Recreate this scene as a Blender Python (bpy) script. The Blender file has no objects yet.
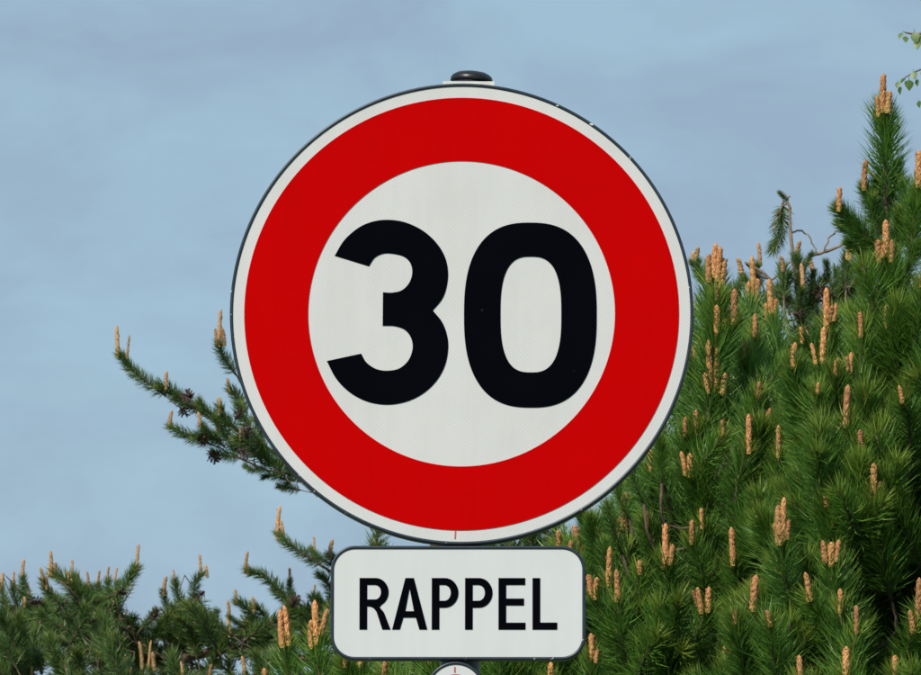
import bpy, math, random
import numpy as np
from mathutils import Vector, Matrix

random.seed(11)
rng = np.random.default_rng(7)
scene = bpy.context.scene
COL = scene.collection

# ------------------------------------------------------------------ camera
D_SIGN = 11.0                       # metres from the camera to the sign
CAM_Z = 1.6
PITCH = math.atan((2.752 - CAM_Z) / D_SIGN)
LENS = 708.0 * 36.0 * (D_SIGN / math.cos(PITCH)) / 921.0
cam_data = bpy.data.cameras.new("camera")
cam = bpy.data.objects.new("camera", cam_data)
COL.objects.link(cam)
cam.location = (0, 0, CAM_Z)
cam.rotation_euler = (math.pi / 2 + PITCH, 0, 0)
cam_data.lens = LENS
cam_data.sensor_width = 36
cam_data.clip_start = 0.1
cam_data.clip_end = 9000
cam_data.dof.use_dof = True
cam_data.dof.focus_distance = D_SIGN / math.cos(PITCH) + 0.6
cam_data.dof.aperture_fstop = 110
scene.camera = cam

# ------------------------------------------------------------------ sky + sun
SUN_FROM = Vector((-0.50, -0.70, 0.78)).normalized()
sun_el = math.asin(SUN_FROM.z)
sun_az = math.atan2(SUN_FROM.x, SUN_FROM.y)
world = bpy.data.worlds.new("World")
scene.world = world
world.use_nodes = True
wn, wl = world.node_tree.nodes, world.node_tree.links
wn.clear()
w_out = wn.new("ShaderNodeOutputWorld")
w_bg = wn.new("ShaderNodeBackground")
sky = wn.new("ShaderNodeTexSky")
sky.sky_type = 'NISHITA'
sky.sun_disc = False
sky.sun_elevation = sun_el
sky.sun_rotation = sun_az
sky.altitude = 200
sky.air_density = 1.0
sky.dust_density = 0.3
sky.ozone_density = 3.0
tc = wn.new("ShaderNodeTexCoord")
mp = wn.new("ShaderNodeMapping")
mp.inputs['Scale'].default_value = (1.0, 1.0, 2.1)
mp.inputs['Location'].default_value = (-0.222, -0.7601, -2.1688)
nz = wn.new("ShaderNodeTexNoise")
nz.inputs['Scale'].default_value = 20.0
nz.inputs['Detail'].default_value = 7.0
nz.inputs['Roughness'].default_value = 0.58
nz.inputs['Distortion'].default_value = 0.3
ramp = wn.new("ShaderNodeValToRGB")
ramp.color_ramp.elements[0].position = 0.41
ramp.color_ramp.elements[0].color = (3.72, 5.08, 6.62, 1)    # thin grey-blue veil
ramp.color_ramp.elements[1].position = 0.62
ramp.color_ramp.elements[1].color = (4.32, 6.30, 7.80, 1)
wmix = wn.new("ShaderNodeMixRGB")
wmix.inputs['Fac'].default_value = 0.84
wl.new(tc.outputs['Generated'], mp.inputs['Vector'])
wl.new(mp.outputs['Vector'], nz.inputs['Vector'])
wl.new(nz.outputs['Fac'], ramp.inputs['Fac'])
wl.new(sky.outputs['Color'], wmix.inputs['Color1'])
wl.new(ramp.outputs['Color'], wmix.inputs['Color2'])
wl.new(wmix.outputs['Color'], w_bg.inputs['Color'])
w_bg.inputs['Strength'].default_value = 0.085
wl.new(w_bg.outputs['Background'], w_out.inputs['Surface'])

sun_data = bpy.data.lights.new("sun", 'SUN')
sun_data.energy = 4.3
sun_data.angle = math.radians(0.53)
sun_data.color = (1.0, 0.94, 0.84)
sun = bpy.data.objects.new("sun", sun_data)
COL.objects.link(sun)
sun.location = SUN_FROM * 60
sun.rotation_euler = SUN_FROM.to_track_quat('Z', 'Y').to_euler()

# ------------------------------------------------------------------ output look
scene.view_settings.view_transform = 'Standard'
scene.view_settings.look = 'None'
scene.view_settings.exposure = 0.0
scene.view_settings.gamma = 1.0
scene.view_settings.use_curve_mapping = False
scene.render.engine = 'CYCLES'
scene.cycles.max_bounces = 8
scene.cycles.transparent_max_bounces = 4
scene.cycles.use_denoising = True

# ------------------------------------------------------------------ helpers
TANH = 36.0 / LENS
CP, SP = math.cos(PITCH), math.sin(PITCH)


def P(px, py, dist):
    """place at horizontal distance `dist` that the photograph shows at (px, py)"""
    u = (px - 460.5) / 921 * TANH
    v = -(py - 337.5) / 921 * TANH
    d = np.array([u, CP - v * SP, SP + v * CP])
    d = d * (dist / d[1])
    return np.array([d[0], d[1], d[2] + CAM_Z])


def ppm(dist):                       # photo pixels per metre at a distance
    return 708.0 * D_SIGN / dist


def project(p):
    q = np.asarray(p) - np.array([0, 0, CAM_Z])
    f = q[1] * CP + q[2] * SP
    r = q[0]
    upv = -q[1] * SP + q[2] * CP
    return 460.5 + r / f / TANH * 921, 337.5 - upv / f / TANH * 921


def unit(v):
    v = np.asarray(v, float)
    return v / max(1e-9, np.linalg.norm(v))


class MD:
    """collects geometry for ONE mesh"""
    def __init__(self):
        self.v, self.c, self.f = [], [], []
        self.n = 0

    def add(self, verts, faces, mat=0, col=None, smooth=False):
        verts = np.asarray(verts, float).reshape(-1, 3)
        if col is None:
            col = np.tile(np.array([[0.5, 0, 0, 1.0]]), (len(verts), 1))
        for fa in faces if isinstance(faces, tuple) else (faces,):
            fa = np.asarray(fa, np.int64)
            if len(fa):
                self.f.append((fa + self.n, mat, smooth))
        self.v.append(verts)
        self.c.append(col)
        self.n += len(verts)

    def mesh(self, name, mats):
        V = np.concatenate(self.v)
        C = np.concatenate(self.c)
        me = bpy.data.meshes.new(name)
        me.vertices.add(len(V))
        me.vertices.foreach_set("co", V.astype(np.float32).ravel())
        loops = np.concatenate([f.ravel() for f, _, _ in self.f])
        tot = np.concatenate([np.full(len(f), f.shape[1]) for f, _, _ in self.f])
        mi = np.concatenate([np.full(len(f), m) for f, m, _ in self.f])
        sm = np.concatenate([np.full(len(f), s) for f, _, s in self.f])
        start = np.concatenate([[0], np.cumsum(tot)[:-1]])
        me.loops.add(len(loops))
        me.loops.foreach_set("vertex_index", loops.astype(np.int32))
        me.polygons.add(len(tot))
        me.polygons.foreach_set("loop_start", start.astype(np.int32))
        me.polygons.foreach_set("material_index", mi.astype(np.int32))
        me.polygons.foreach_set("use_smooth", sm.astype(bool))
        at = me.attributes.new("tone", 'FLOAT_COLOR', 'POINT')
        at.data.foreach_set("color", C.astype(np.float32).ravel())
        for m in mats:
            me.materials.append(m)
        me.update(calc_edges=True)
        me.validate()
        return me


def obj(name, data, parent=None, matrix=None):
    o = bpy.data.objects.new(name, data)
    COL.objects.link(o)
    if parent is not None:
        o.parent = parent
    if matrix is not None:
        o.matrix_local = matrix
    return o


def tag(o, label=None, category=None, group=None, kind=None):
    if label: o["label"] = label
    if category: o["category"] = category
    if group: o["group"] = group
    if kind: o["kind"] = kind
    return o


def frame_of(d):
    d = unit(d)
    a = np.array([1.0, 0, 0]) if abs(d[0]) < 0.8 else np.array([0, 1.0, 0])
    x = unit(np.cross(a, d))
    return x, np.cross(d, x), d


def mat_to(loc, d, scale=1.0, roll=0.0):
    x, y, z = frame_of(d)
    c, s = math.cos(roll), math.sin(roll)
    x2, y2 = c * x + s * y, -s * x + c * y
    m = Matrix.Identity(4)
    for i in range(3):
        m[i][0], m[i][1], m[i][2], m[i][3] = x2[i] * scale, y2[i] * scale, z[i] * scale, loc[i]
    return m


def smooth_path(pts, n):
    pts = np.asarray(pts, float)
    if len(pts) == 2:
        t = np.linspace(0, 1, n)[:, None]
        return pts[0] * (1 - t) + pts[1] * t
    q = np.vstack([2 * pts[0] - pts[1], pts, 2 * pts[-1] - pts[-2]])
    out = []
    for t in np.linspace(0, len(pts) - 1 - 1e-6, n):
        i = int(t); u = t - i
        a, b, c, d = q[i:i + 4]
        out.append(0.5 * ((2 * b) + (c - a) * u + (2 * a - 5 * b + 4 * c - d) * u * u + (3 * b - a - 3 * c + d) * u ** 3))
    return np.array(out)


def tube(md, path, radii, seg=6, mat=0, rough=0.0, smooth=True):
    path = np.asarray(path, float)
    radii = np.asarray(radii, float) * np.ones(len(path))
    n = len(path)
    tan = np.gradient(path, axis=0)
    x, y, _ = frame_of(tan[0])
    V = []
    for i in range(n):
        t = unit(tan[i])
        x = unit(x - t * np.dot(x, t)); y = np.cross(t, x)
        for k in range(seg):
            a = 2 * math.pi * k / seg
            r = radii[i] * (1 + rough * (random.random() - 0.5))
            V.append(path[i] + r * (math.cos(a) * x + math.sin(a) * y))
    F = [(i * seg + k, i * seg + (k + 1) % seg, (i + 1) * seg + (k + 1) % seg, (i + 1) * seg + k)
         for i in range(n - 1) for k in range(seg)]
    V += [path[0], path[-1]]
    c0, c1 = n * seg, n * seg + 1
    T = [(c0, (k + 1) % seg, k) for k in range(seg)] + [(c1, (n - 1) * seg + k, (n - 1) * seg + (k + 1) % seg) for k in range(seg)]
    md.add(V, (F, T), mat, smooth=smooth)


# ------------------------------------------------------------------ materials
def new_mat(name):
    m = bpy.data.materials.new(name)
    m.use_nodes = True
    nt = m.node_tree
    b = nt.nodes["Principled BSDF"]
    return m, nt.nodes, nt.links, b


def texnoise(n, l, scale, detail=3, rough=0.5, coord='Object'):
    t = n.new("ShaderNodeTexCoord")
    z = n.new("ShaderNodeTexNoise")
    z.inputs['Scale'].default_value = scale
    z.inputs['Detail'].default_value = detail
    z.inputs['Roughness'].default_value = rough
    l.new(t.outputs[coord], z.inputs['Vector'])
    return z


def cramp(n, l, src, stops):
    r = n.new("ShaderNodeValToRGB")
    els = r.color_ramp.elements
    while len(els) < len(stops): els.new(0.5)
    for e, (p, c) in zip(els, stops):
        e.position = p; e.color = (*c, 1)
    l.new(src, r.inputs['Fac'])
    return r


def bump(n, l, b, h, strength, dist):
    bp = n.new("ShaderNodeBump")
    bp.inputs['Strength'].default_value = strength
    bp.inputs['Distance'].default_value = dist
    l.new(h, bp.inputs['Height'])
    l.new(bp.outputs['Normal'], b.inputs['Normal'])


def film_mat(name, c, dirt, rough=0.45, cell=True, spec=0.35, scuff=0.12):
    """retro-reflective sheeting: fine honeycomb cells, faint dust"""
    m, n, l, b = new_mat(name)
    z = texnoise(n, l, 9, 6, 0.6)
    r = cramp(n, l, z.outputs['Fac'], [(0.35, tuple(x * dirt for x in c)), (0.62, c)])
    out = r.outputs['Color']
    if cell:
        t = n.new("ShaderNodeTexCoord")
        v = n.new("ShaderNodeTexVoronoi")
        v.feature = 'DISTANCE_TO_EDGE'
        v.inputs['Scale'].default_value = 300
        v.inputs['Randomness'].default_value = 0.15
        mpp = n.new('ShaderNodeMapping'); mpp.inputs['Rotation'].default_value = (0, math.radians(32), 0)
        l.new(t.outputs['Object'], mpp.inputs['Vector']); l.new(mpp.outputs['Vector'], v.inputs['Vector'])
        r2 = cramp(n, l, v.outputs['Distance'], [(0.06, (0.80, 0.80, 0.80)), (0.16, (1, 1, 1))])
        mx = n.new("ShaderNodeMixRGB"); mx.blend_type = 'MULTIPLY'
        mx.inputs['Fac'].default_value = 0.75
        l.new(out, mx.inputs['Color1']); l.new(r2.outputs['Color'], mx.inputs['Color2'])
        out = mx.outputs['Color']
    # rain streaks and blotches of grime
    t3 = n.new("ShaderNodeTexCoord"); m3 = n.new("ShaderNodeMapping")
    m3.inputs['Scale'].default_value = (34, 1, 2.2)
    z3 = n.new("ShaderNodeTexNoise"); z3.inputs['Scale'].default_value = 1.0; z3.inputs['Detail'].default_value = 6; z3.inputs['Roughness'].default_value = 0.6
    l.new(t3.outputs['Object'], m3.inputs['Vector']); l.new(m3.outputs['Vector'], z3.inputs['Vector'])
    r3 = cramp(n, l, z3.outputs['Fac'], [(0.36, (0.90, 0.90, 0.88)), (0.60, (1, 1, 1))])
    mx3 = n.new("ShaderNodeMixRGB"); mx3.blend_type = 'MULTIPLY'; mx3.inputs['Fac'].default_value = 0.3
    l.new(out, mx3.inputs['Color1']); l.new(r3.outputs['Color'], mx3.inputs['Color2'])
    out = mx3.outputs['Color']
    # small scuffs
    sc = texnoise(n, l, 55, 2, 0.5)
    sr = cramp(n, l, sc.outputs['Fac'], [(0.74, (0, 0, 0)), (0.78, (1, 1, 1))])
    mx2 = n.new("ShaderNodeMixRGB")
    f = n.new("ShaderNodeMath"); f.operation = 'MULTIPLY'; f.inputs[1].default_value = scuff
    l.new(sr.outputs['Color'], f.inputs[0]); l.new(f.outputs[0], mx2.inputs['Fac'])
    l.new(out, mx2.inputs['Color1'])
    mx2.inputs['Color2'].default_value = (0.5, 0.5, 0.47, 1)
    l.new(mx2.outputs['Color'], b.inputs['Base Color'])
    b.inputs['Roughness'].default_value = rough
    b.inputs['Specular IOR Level'].default_value = spec
    return m


M_WHITE = film_mat("white_sheeting", (0.675, 0.672, 0.668), 0.955)
M_PLATE = film_mat("white_plate_sheeting", (0.645, 0.660, 0.665), 0.965, cell=False)
M_RED = film_mat("red_sheeting", (0.53, 0.0004, 0.0006), 0.95, cell=False, spec=0.02, scuff=0.0)
M_BLACK = film_mat("black_film", (0.002, 0.0022, 0.0042), 0.8, cell=False, rough=0.6, spec=0.012, scuff=0.03)
M_REDINK = film_mat("red_ink", (0.55, 0.12, 0.12), 0.8, cell=False)


def rim_mat():
    m, n, l, b = new_mat("rim_metal")
    z = texnoise(n, l, 30, 4)
    r = cramp(n, l, z.outputs['Fac'], [(0.3, (0.012, 0.020, 0.034)), (0.7, (0.026, 0.038, 0.054))])
    s = texnoise(n, l, 120, 2)
    r2 = cramp(n, l, s.outputs['Fac'], [(0.70, (0, 0, 0)), (0.74, (1, 1, 1))])
    mx = n.new("ShaderNodeMixRGB")
    l.new(r2.outputs['Color'], mx.inputs['Fac'])
    l.new(r.outputs['Color'], mx.inputs['Color1'])
    mx.inputs['Color2'].default_value = (0.6, 0.62, 0.62, 1)
    l.new(mx.outputs['Color'], b.inputs['Base Color'])
    b.inputs['Roughness'].default_value = 0.38
    b.inputs['Specular IOR Level'].default_value = 0.5
    return m


M_RIM = rim_mat()


def plain_mat(name, c1, c2, scale, rough=0.5, metal=0.0, bumpd=0.0):
    m, n, l, b = new_mat(name)
    z = texnoise(n, l, scale, 5)
    r = cramp(n, l, z.outputs['Fac'], [(0.3, c1), (0.7, c2)])
    l.new(r.outputs['Color'], b.inputs['Base Color'])
    b.inputs['Roughness'].default_value = rough
    b.inputs['Metallic'].default_value = metal
    if bumpd: bump(n, l, b, z.outputs['Fac'], 0.6, bumpd)
    return m


M_POST = plain_mat("post_paint", (0.022, 0.030, 0.038), (0.04, 0.05, 0.06), 18, 0.45)
M_CAP = plain_mat("black_plastic", (0.006, 0.006, 0.008), (0.014, 0.014, 0.017), 60, 0.38)
M_ALU = plain_mat("pale_aluminium", (0.62, 0.63, 0.58), (0.78, 0.78, 0.72), 40, 0.5, 0.1)
M_BARK = plain_mat("pine_bark", (0.055, 0.036, 0.024), (0.17, 0.115, 0.078), 60, 0.9, 0, 0.004)
M_TWIG = plain_mat("pale_twig_bark", (0.16, 0.11, 0.075), (0.30, 0.22, 0.15), 70, 0.85, 0, 0.002)
M_BIRCHBARK = plain_mat("birch_bark", (0.12, 0.11, 0.10), (0.72, 0.70, 0.66), 9, 0.8, 0, 0.003)
M_BIRCHTWIG = plain_mat("birch_twig_bark", (0.07, 0.045, 0.03), (0.15, 0.10, 0.07), 60, 0.8)
M_CONE = plain_mat("old_cone", (0.020, 0.011, 0.008), (0.085, 0.042, 0.028), 45, 0.8)


def needle_mat(name, dark, light, young):
    m, n, l, b = new_mat(name)
    a = n.new("ShaderNodeAttribute"); a.attribute_name = "tone"
    sp = n.new("ShaderNodeSeparateColor")
    l.new(a.outputs['Color'], sp.inputs['Color'])
    oi = n.new("ShaderNodeObjectInfo")
    ad = n.new("ShaderNodeMath"); ad.operation = 'MULTIPLY_ADD'
    ad.inputs[1].default_value = 0.45
    l.new(oi.outputs['Random'], ad.inputs[0]); 
    sc = n.new("ShaderNodeMath"); sc.operation = 'MULTIPLY'; sc.inputs[1].default_value = 0.6
    l.new(sp.outputs['Red'], sc.inputs[0]); l.new(sc.outputs[0], ad.inputs[2])
    r = cramp(n, l, ad.outputs[0], [(0.05, dark), (0.95, light)])
    mx = n.new("ShaderNodeMixRGB")
    l.new(sp.outputs['Green'], mx.inputs['Fac'])
    l.new(r.outputs['Color'], mx.inputs['Color1'])
    mx.inputs['Color2'].default_value = (*young, 1)
    l.new(mx.outputs['Color'], b.inputs['Base Color'])
    b.inputs['Roughness'].default_value = 0.42
    b.inputs['Specular IOR Level'].default_value = 0.45
    tr = n.new("ShaderNodeBsdfTranslucent")
    l.new(mx.outputs['Color'], tr.inputs['Color'])
    ms = n.new("ShaderNodeMixShader"); ms.inputs['Fac'].default_value = 0.30
    l.new(b.outputs['BSDF'], ms.inputs[1]); l.new(tr.outputs['BSDF'], ms.inputs[2])
    l.new(ms.outputs['Shader'], n["Material Output"].inputs['Surface'])
    return m


M_NEEDLE = needle_mat("pine_needles", (0.046, 0.135, 0.022), (0.170, 0.325, 0.048), (0.46, 0.42, 0.06))
M_NEEDLE_FAR = needle_mat("dusky_pine_needles", (0.048, 0.105, 0.026), (0.150, 0.240, 0.060), (0.36, 0.32, 0.06))
M_LEAF = needle_mat("birch_leaves", (0.05, 0.12, 0.02), (0.11, 0.21, 0.04), (0.35, 0.34, 0.08))


def candle_mat(name, c_lo, c_mid, c_hi, base):
    m, n, l, b = new_mat(name)
    z = texnoise(n, l, 420, 3)
    r = cramp(n, l, z.outputs['Fac'], [(0.32, c_lo), (0.5, c_mid), (0.70, c_hi)])
    a = n.new("ShaderNodeAttribute"); a.attribute_name = "tone"
    sp = n.new("ShaderNodeSeparateColor")
    l.new(a.outputs['Color'], sp.inputs['Color'])
    mx = n.new("ShaderNodeMixRGB")
    l.new(sp.outputs['Green'], mx.inputs['Fac'])
    l.new(r.outputs['Color'], mx.inputs['Color1'])
    mx.inputs['Color2'].default_value = (*base, 1)
    hs = n.new("ShaderNodeHueSaturation")
    oi = n.new("ShaderNodeObjectInfo")
    mr = n.new("ShaderNodeMapRange")
    mr.inputs['To Min'].default_value = 0.62; mr.inputs['To Max'].default_value = 1.15
    l.new(oi.outputs['Random'], mr.inputs['Value'])
    ml = n.new('ShaderNodeMath'); ml.operation = 'MULTIPLY'; ml.inputs[1].default_value = 7.13
    fr = n.new('ShaderNodeMath'); fr.operation = 'FRACT'
    mh = n.new('ShaderNodeMapRange'); mh.inputs['To Min'].default_value = 0.494; mh.inputs['To Max'].default_value = 0.508
    l.new(oi.outputs['Random'], ml.inputs[0]); l.new(ml.outputs[0], fr.inputs[0]); l.new(fr.outputs[0], mh.inputs['Value']); l.new(mh.outputs['Result'], hs.inputs['Hue'])
    l.new(mr.outputs['Result'], hs.inputs['Value'])
    l.new(mx.outputs['Color'], hs.inputs['Color'])
    l.new(hs.outputs['Color'], b.inputs['Base Color'])
    b.inputs['Roughness'].default_value = 0.75
    bump(n, l, b, z.outputs['Fac'], 0.6, 0.0012)
    return m


M_CANDLE = candle_mat("pine_candle", (0.29, 0.110, 0.036), (0.53, 0.235, 0.078), (0.76, 0.47, 0.20), (0.44, 0.36, 0.07))
M_CANDLE_FAR = candle_mat("far_pine_candle", (0.34, 0.17, 0.07), (0.50, 0.28, 0.12), (0.66, 0.46, 0.24), (0.42, 0.33, 0.11))


# ------------------------------------------------------------------ ground
def ground():
    m, n, l, b = new_mat("verge_grass")
    z = texnoise(n, l, 0.6, 8, 0.65)
    r = cramp(n, l, z.outputs['Fac'], [(0.3, (0.045, 0.075, 0.022)), (0.6, (0.085, 0.115, 0.035)), (0.8, (0.16, 0.14, 0.08))])
    l.new(r.outputs['Color'], b.inputs['Base Color'])
    b.inputs['Roughness'].default_value = 0.95
    bump(n, l, b, z.outputs['Fac'], 1.0, 0.1)
    md = MD()
    xs = np.concatenate([[-4000, -400, -60], np.linspace(-20, 20, 21), [60, 400, 4000]])
    V, F = [], []
    k = len(xs)
    for i, yy in enumerate(xs):
        for j, xx in enumerate(xs):
            zz = 0.0 if abs(xx) > 25 or abs(yy) > 25 else -0.03 * math.sin(xx * 0.7) * math.cos(yy * 0.5) * math.sin(yy)
            V.append((xx, yy + 12, zz))
    for i in range(k - 1):
        for j in range(k - 1):
            F.append((i * k + j, i * k + j + 1, (i + 1) * k + j + 1, (i + 1) * k + j))
    md.add(V, F, 0, smooth=True)
    tag(obj("ground", md.mesh("ground", [m])), kind="structure")


ground()

# ------------------------------------------------------------------ the road sign
# sign-local coordinates: x right, z up, -y towards the road; metres; 708 photo px = 1 m
PXM = 1 / 708.0


def loops_to_mesh(name, loops, front, thick, mat, bevel=0.0):
    """flat film or panel with holes: loops of (x, z); front face at y = front, body behind it"""
    cu = bpy.data.curves.new(name, 'CURVE')
    cu.dimensions = '2D'
    cu.fill_mode = 'BOTH'
    cu.extrude = thick / 2
    cu.bevel_depth = bevel
    cu.bevel_resolution = 2
    for lp in loops:
        s = cu.splines.new('POLY')
        s.points.add(len(lp) - 1)
        for p, (x, z) in zip(s.points, lp):
            p.co = (x, z, 0, 1)
        s.use_cyclic_u = True
    tmp = bpy.data.objects.new(name, cu)
    me = bpy.data.meshes.new_from_object(tmp)
    bpy.data.objects.remove(tmp)
    bpy.data.curves.remove(cu)
    me.transform(Matrix.Rotation(math.pi / 2, 4, 'X'))          # (x, z) plane, extrusion along y
    me.transform(Matrix.Translation((0, front + thick / 2 + bevel, 0)))
    me.materials.clear()
    me.materials.append(mat)
    me.name = name
    return me


def circle(r, n=128, cx=0, cz=0):
    return [(cx + r * math.cos(2 * math.pi * k / n), cz + r * math.sin(2 * math.pi * k / n)) for k in range(n)]


def rrect(w, h, r, n=12):
    out = []
    for cx, cz, a0 in ((w / 2 - r, h / 2 - r, 0), (-w / 2 + r, h / 2 - r, 90), (-w / 2 + r, -h / 2 + r, 180), (w / 2 - r, -h / 2 + r, 270)):
        for k in range(n + 1):
            a = math.radians(a0 + 90 * k / n)
            out.append((cx + r * math.cos(a), cz + r * math.sin(a)))
    return out


def sweep_rim(name, outline, mat, depth=0.032, bead=0.0023):
    """rolled metal edge following an outline: a rounded bead in front, a skirt folded back"""
    pts = np.array(outline)
    n = len(pts)
    nx = np.roll(pts, -1, 0) - np.roll(pts, 1, 0)
    nrm = np.stack([nx[:, 1], -nx[:, 0]], 1)
    nrm /= np.linalg.norm(nrm, axis=1)[:, None]
    prof = [(-2 * bead, 0.003)]
    for k in range(9):
        a = math.pi - math.pi * k / 8
        prof.append((-bead + bead * math.cos(a), -bead * 0.9 * math.sin(a)))
    prof += [(0.0, depth), (-0.0018, depth), (-0.0018, 0.006), (-2 * bead, 0.006)]
    md = MD()
    V = np.concatenate([np.stack([pts[:, 0] + nrm[:, 0] * o, np.full(n, y), pts[:, 1] + nrm[:, 1] * o], 1) for o, y in prof])
    m = len(prof)
    F = [(i * n + k, i * n + (k + 1) % n, ((i + 1) % m) * n + (k + 1) % n, ((i + 1) % m) * n + k) for i in range(m) for k in range(n)]
    md.add(V, F, 0, smooth=True)
    return md.mesh(name, [mat])


def smooth_loop(segs, n=10):
    out = []
    for s in segs:
        p = smooth_path(np.array([(a, b, 0) for a, b in s], float), n * (len(s) - 1) if len(s) > 2 else 2)
        out += [tuple(q[:2]) for q in p[:-1]]
    return out


SIGN = P(461.5, 313.5, D_SIGN)                 # centre of the round sign
base = (P(455, 680, D_SIGN + 0.06)[0] - 0.02, D_SIGN + 0.075, 0.0)
road_sign = obj("road_sign", None)
road_sign.location = base
tag(road_sign, "round red and white 30 speed limit sign with RAPPEL plate on dark post", "road sign")


def rel(p):
    return Vector(p) - Vector(base)


# post, slightly leaning
md = MD()
top = rel(P(470.5, 82.6, D_SIGN + 0.075)); low = rel(P(460, 668, D_SIGN + 0.075))
dvec = (top - low) / (top.z - low.z)
p0 = low - dvec * low.z - dvec * 0.3
tube(md, smooth_path([p0, top], 24), 0.0285, 20, 0)
post = obj("post", md.mesh("post", [M_POST]), road_sign)
# black plastic cap: low dome with a lip
md = MD()
prof = [(0.0, 0.0118), (0.012, 0.0113), (0.021, 0.0095), (0.0268, 0.0062), (0.0296, 0.0030), (0.0300, 0.0), (0.0300, -0.0028), (0.0268, -0.0032), (0.026, -0.03), (0.0, -0.03)]
seg = 28
V = [(r * math.cos(2 * math.pi * k / seg), r * math.sin(2 * math.pi * k / seg), z) for r, z in prof for k in range(seg)]
F = [((i + 1) * seg + k, (i + 1) * seg + (k + 1) % seg, i * seg + (k + 1) % seg, i * seg + k) for i in range(len(prof) - 1) for k in range(seg)]
md.add(V, F, 0, smooth=True)
capm = md.mesh("cap", [M_CAP])
obj("cap", capm, post, Matrix.Translation(top + Vector((0.0015, 0, 0.004))) @ Matrix.Rotation(math.radians(3.5), 4, 'Y') @ Matrix.Rotation(math.radians(-1), 4, 'X'))

# the round sign
disc_loc = rel(SIGN)
disc_m = Matrix.Translation(disc_loc) @ Matrix.Rotation(math.radians(0.45), 4, 'Y') @ Matrix.Rotation(math.radians(-1.2), 4, 'Z')
disc = obj("sign_disc", loops_to_mesh("sign_disc", [circle(0.3250, 160)], 0.0, 0.003, M_WHITE), road_sign, disc_m)
tag(disc, "round white faced sign panel with red border and black number 30")
obj("rim", sweep_rim("rim", circle(0.3277, 160), M_RIM), disc)
obj("red_ring", loops_to_mesh("red_ring", [circle(217.5 * PXM, 160), circle(153.5 * PXM, 160)], -0.0009, 0.0006, M_RED), disc)


def dg(X, Y):
    return ((300 + X / 2.878 - 461.5) * PXM, -(200 + Y / 2.878 - 313.0) * PXM)


three = smooth_loop([
    [(98, 160), (125, 115), (165, 79), (205, 61), (250, 55), (300, 62), (350, 85), (390, 120), (415, 160), (425, 205), (421, 250), (408, 285), (382, 317)],
    [(382, 317), (409, 350), (424, 390), (427, 430), (418, 477), (394, 521), (355, 558), (305, 582), (250, 590), (195, 581), (145, 555), (105, 515), (78, 465)],
    [(78, 465), (177, 443)],
    [(177, 443), (192, 468), (218, 486), (250, 492), (287, 485), (314, 460), (325, 425), (319, 395), (301, 373), (272, 363), (238, 362)],
    [(238, 362), (238, 265)],
    [(238, 265), (264, 266), (292, 259), (313, 238), (322, 208), (316, 180), (298, 162), (270, 154), (240, 153), (214, 165), (197, 190)],
    [(197, 190), (98, 160)]], 6)
obj("digit", loops_to_mesh("digit", [[dg(*p) for p in three]], -0.0009, 0.0006, M_BLACK), disc)


def superell(cx, cy, a, b, e, n=120, sh=0.0):
    out = []
    for k in range(n):
        t = 2 * math.pi * k / n
        c, s = math.cos(t), math.sin(t)
        x = a * math.copysign(abs(c) ** (2 / e), c); y = b * math.copysign(abs(s) ** (2 / e), s)
        out.append((cx + x + sh * y, cy + y))
    return out


zero = [superell(663, 328.5, 191, 267.5, 2.55, sh=0.006), superell(664.5, 327, 87.5, 167.5, 2.75, sh=0.006)]
obj("digit", loops_to_mesh("digit", [[dg(*p) for p in lp] for lp in zero], -0.0009, 0.0006, M_BLACK), disc)


def px_rect(cx, cz, w, h, tilt=0.0):
    return [(cx - w / 2 + tilt, cz + h / 2), (cx - w / 2 - tilt, cz - h / 2), (cx + w / 2 - tilt, cz - h / 2), (cx + w / 2 + tilt, cz + h / 2)]


obj("centre_tick", loops_to_mesh("centre_tick", [px_rect(-4.5 * PXM, -222 * PXM, 1.3 * PXM, 8 * PXM, 0.2 * PXM)], -0.0007, 0.0004, M_REDINK), disc)

# the RAPPEL plate
PLATE = P(458, 602.8, D_SIGN)
plate_m = Matrix.Translation(rel(PLATE)) @ Matrix.Rotation(math.radians(0.1), 4, 'Y') @ Matrix.Rotation(math.radians(-1.0), 4, 'Z')
plate = obj("name_plate", loops_to_mesh("name_plate", [rrect(250 * PXM, 110 * PXM, 22 * PXM)], 0.0, 0.003, M_PLATE), road_sign, plate_m)
tag(plate, "rounded white rectangular plate with black word RAPPEL")
obj("rim", sweep_rim("rim", rrect(254 * PXM, 114 * PXM, 24 * PXM), M_RIM), plate)
X0, X1 = 577.9, 629.3


def lt(x, y):                    # plate-local from photo px
    return ((x - 458) * PXM, -(y - 602.8) * PXM)


def arcpts(cx, cy, rx, ry, a0, a1, n=14):
    return [(cx + rx * math.cos(math.radians(a0 + (a1 - a0) * k / n)), cy + ry * math.sin(math.radians(a0 + (a1 - a0) * k / n))) for k in range(n + 1)]


def P_loops(x0, x1, t=577.9, b=629.3, bowl=607.5, sv=7.6, sh=6.9):
    ro = (bowl - t) / 2
    outer = [(x0, t)] + arcpts(x1 - 13.5, t + ro, 13.5, ro, -90, 90) + [(x0 + sv, bowl), (x0 + sv, b), (x0, b)]
    ri = ro - sh
    inner = [(x0 + sv, t + sh)] + arcpts(x1 - 13.5 - 0.5, t + ro, 13.5 - sv + 0.5, ri, -90, 90) + [(x0 + sv, bowl - sh)]
    return [outer, inner]


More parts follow.
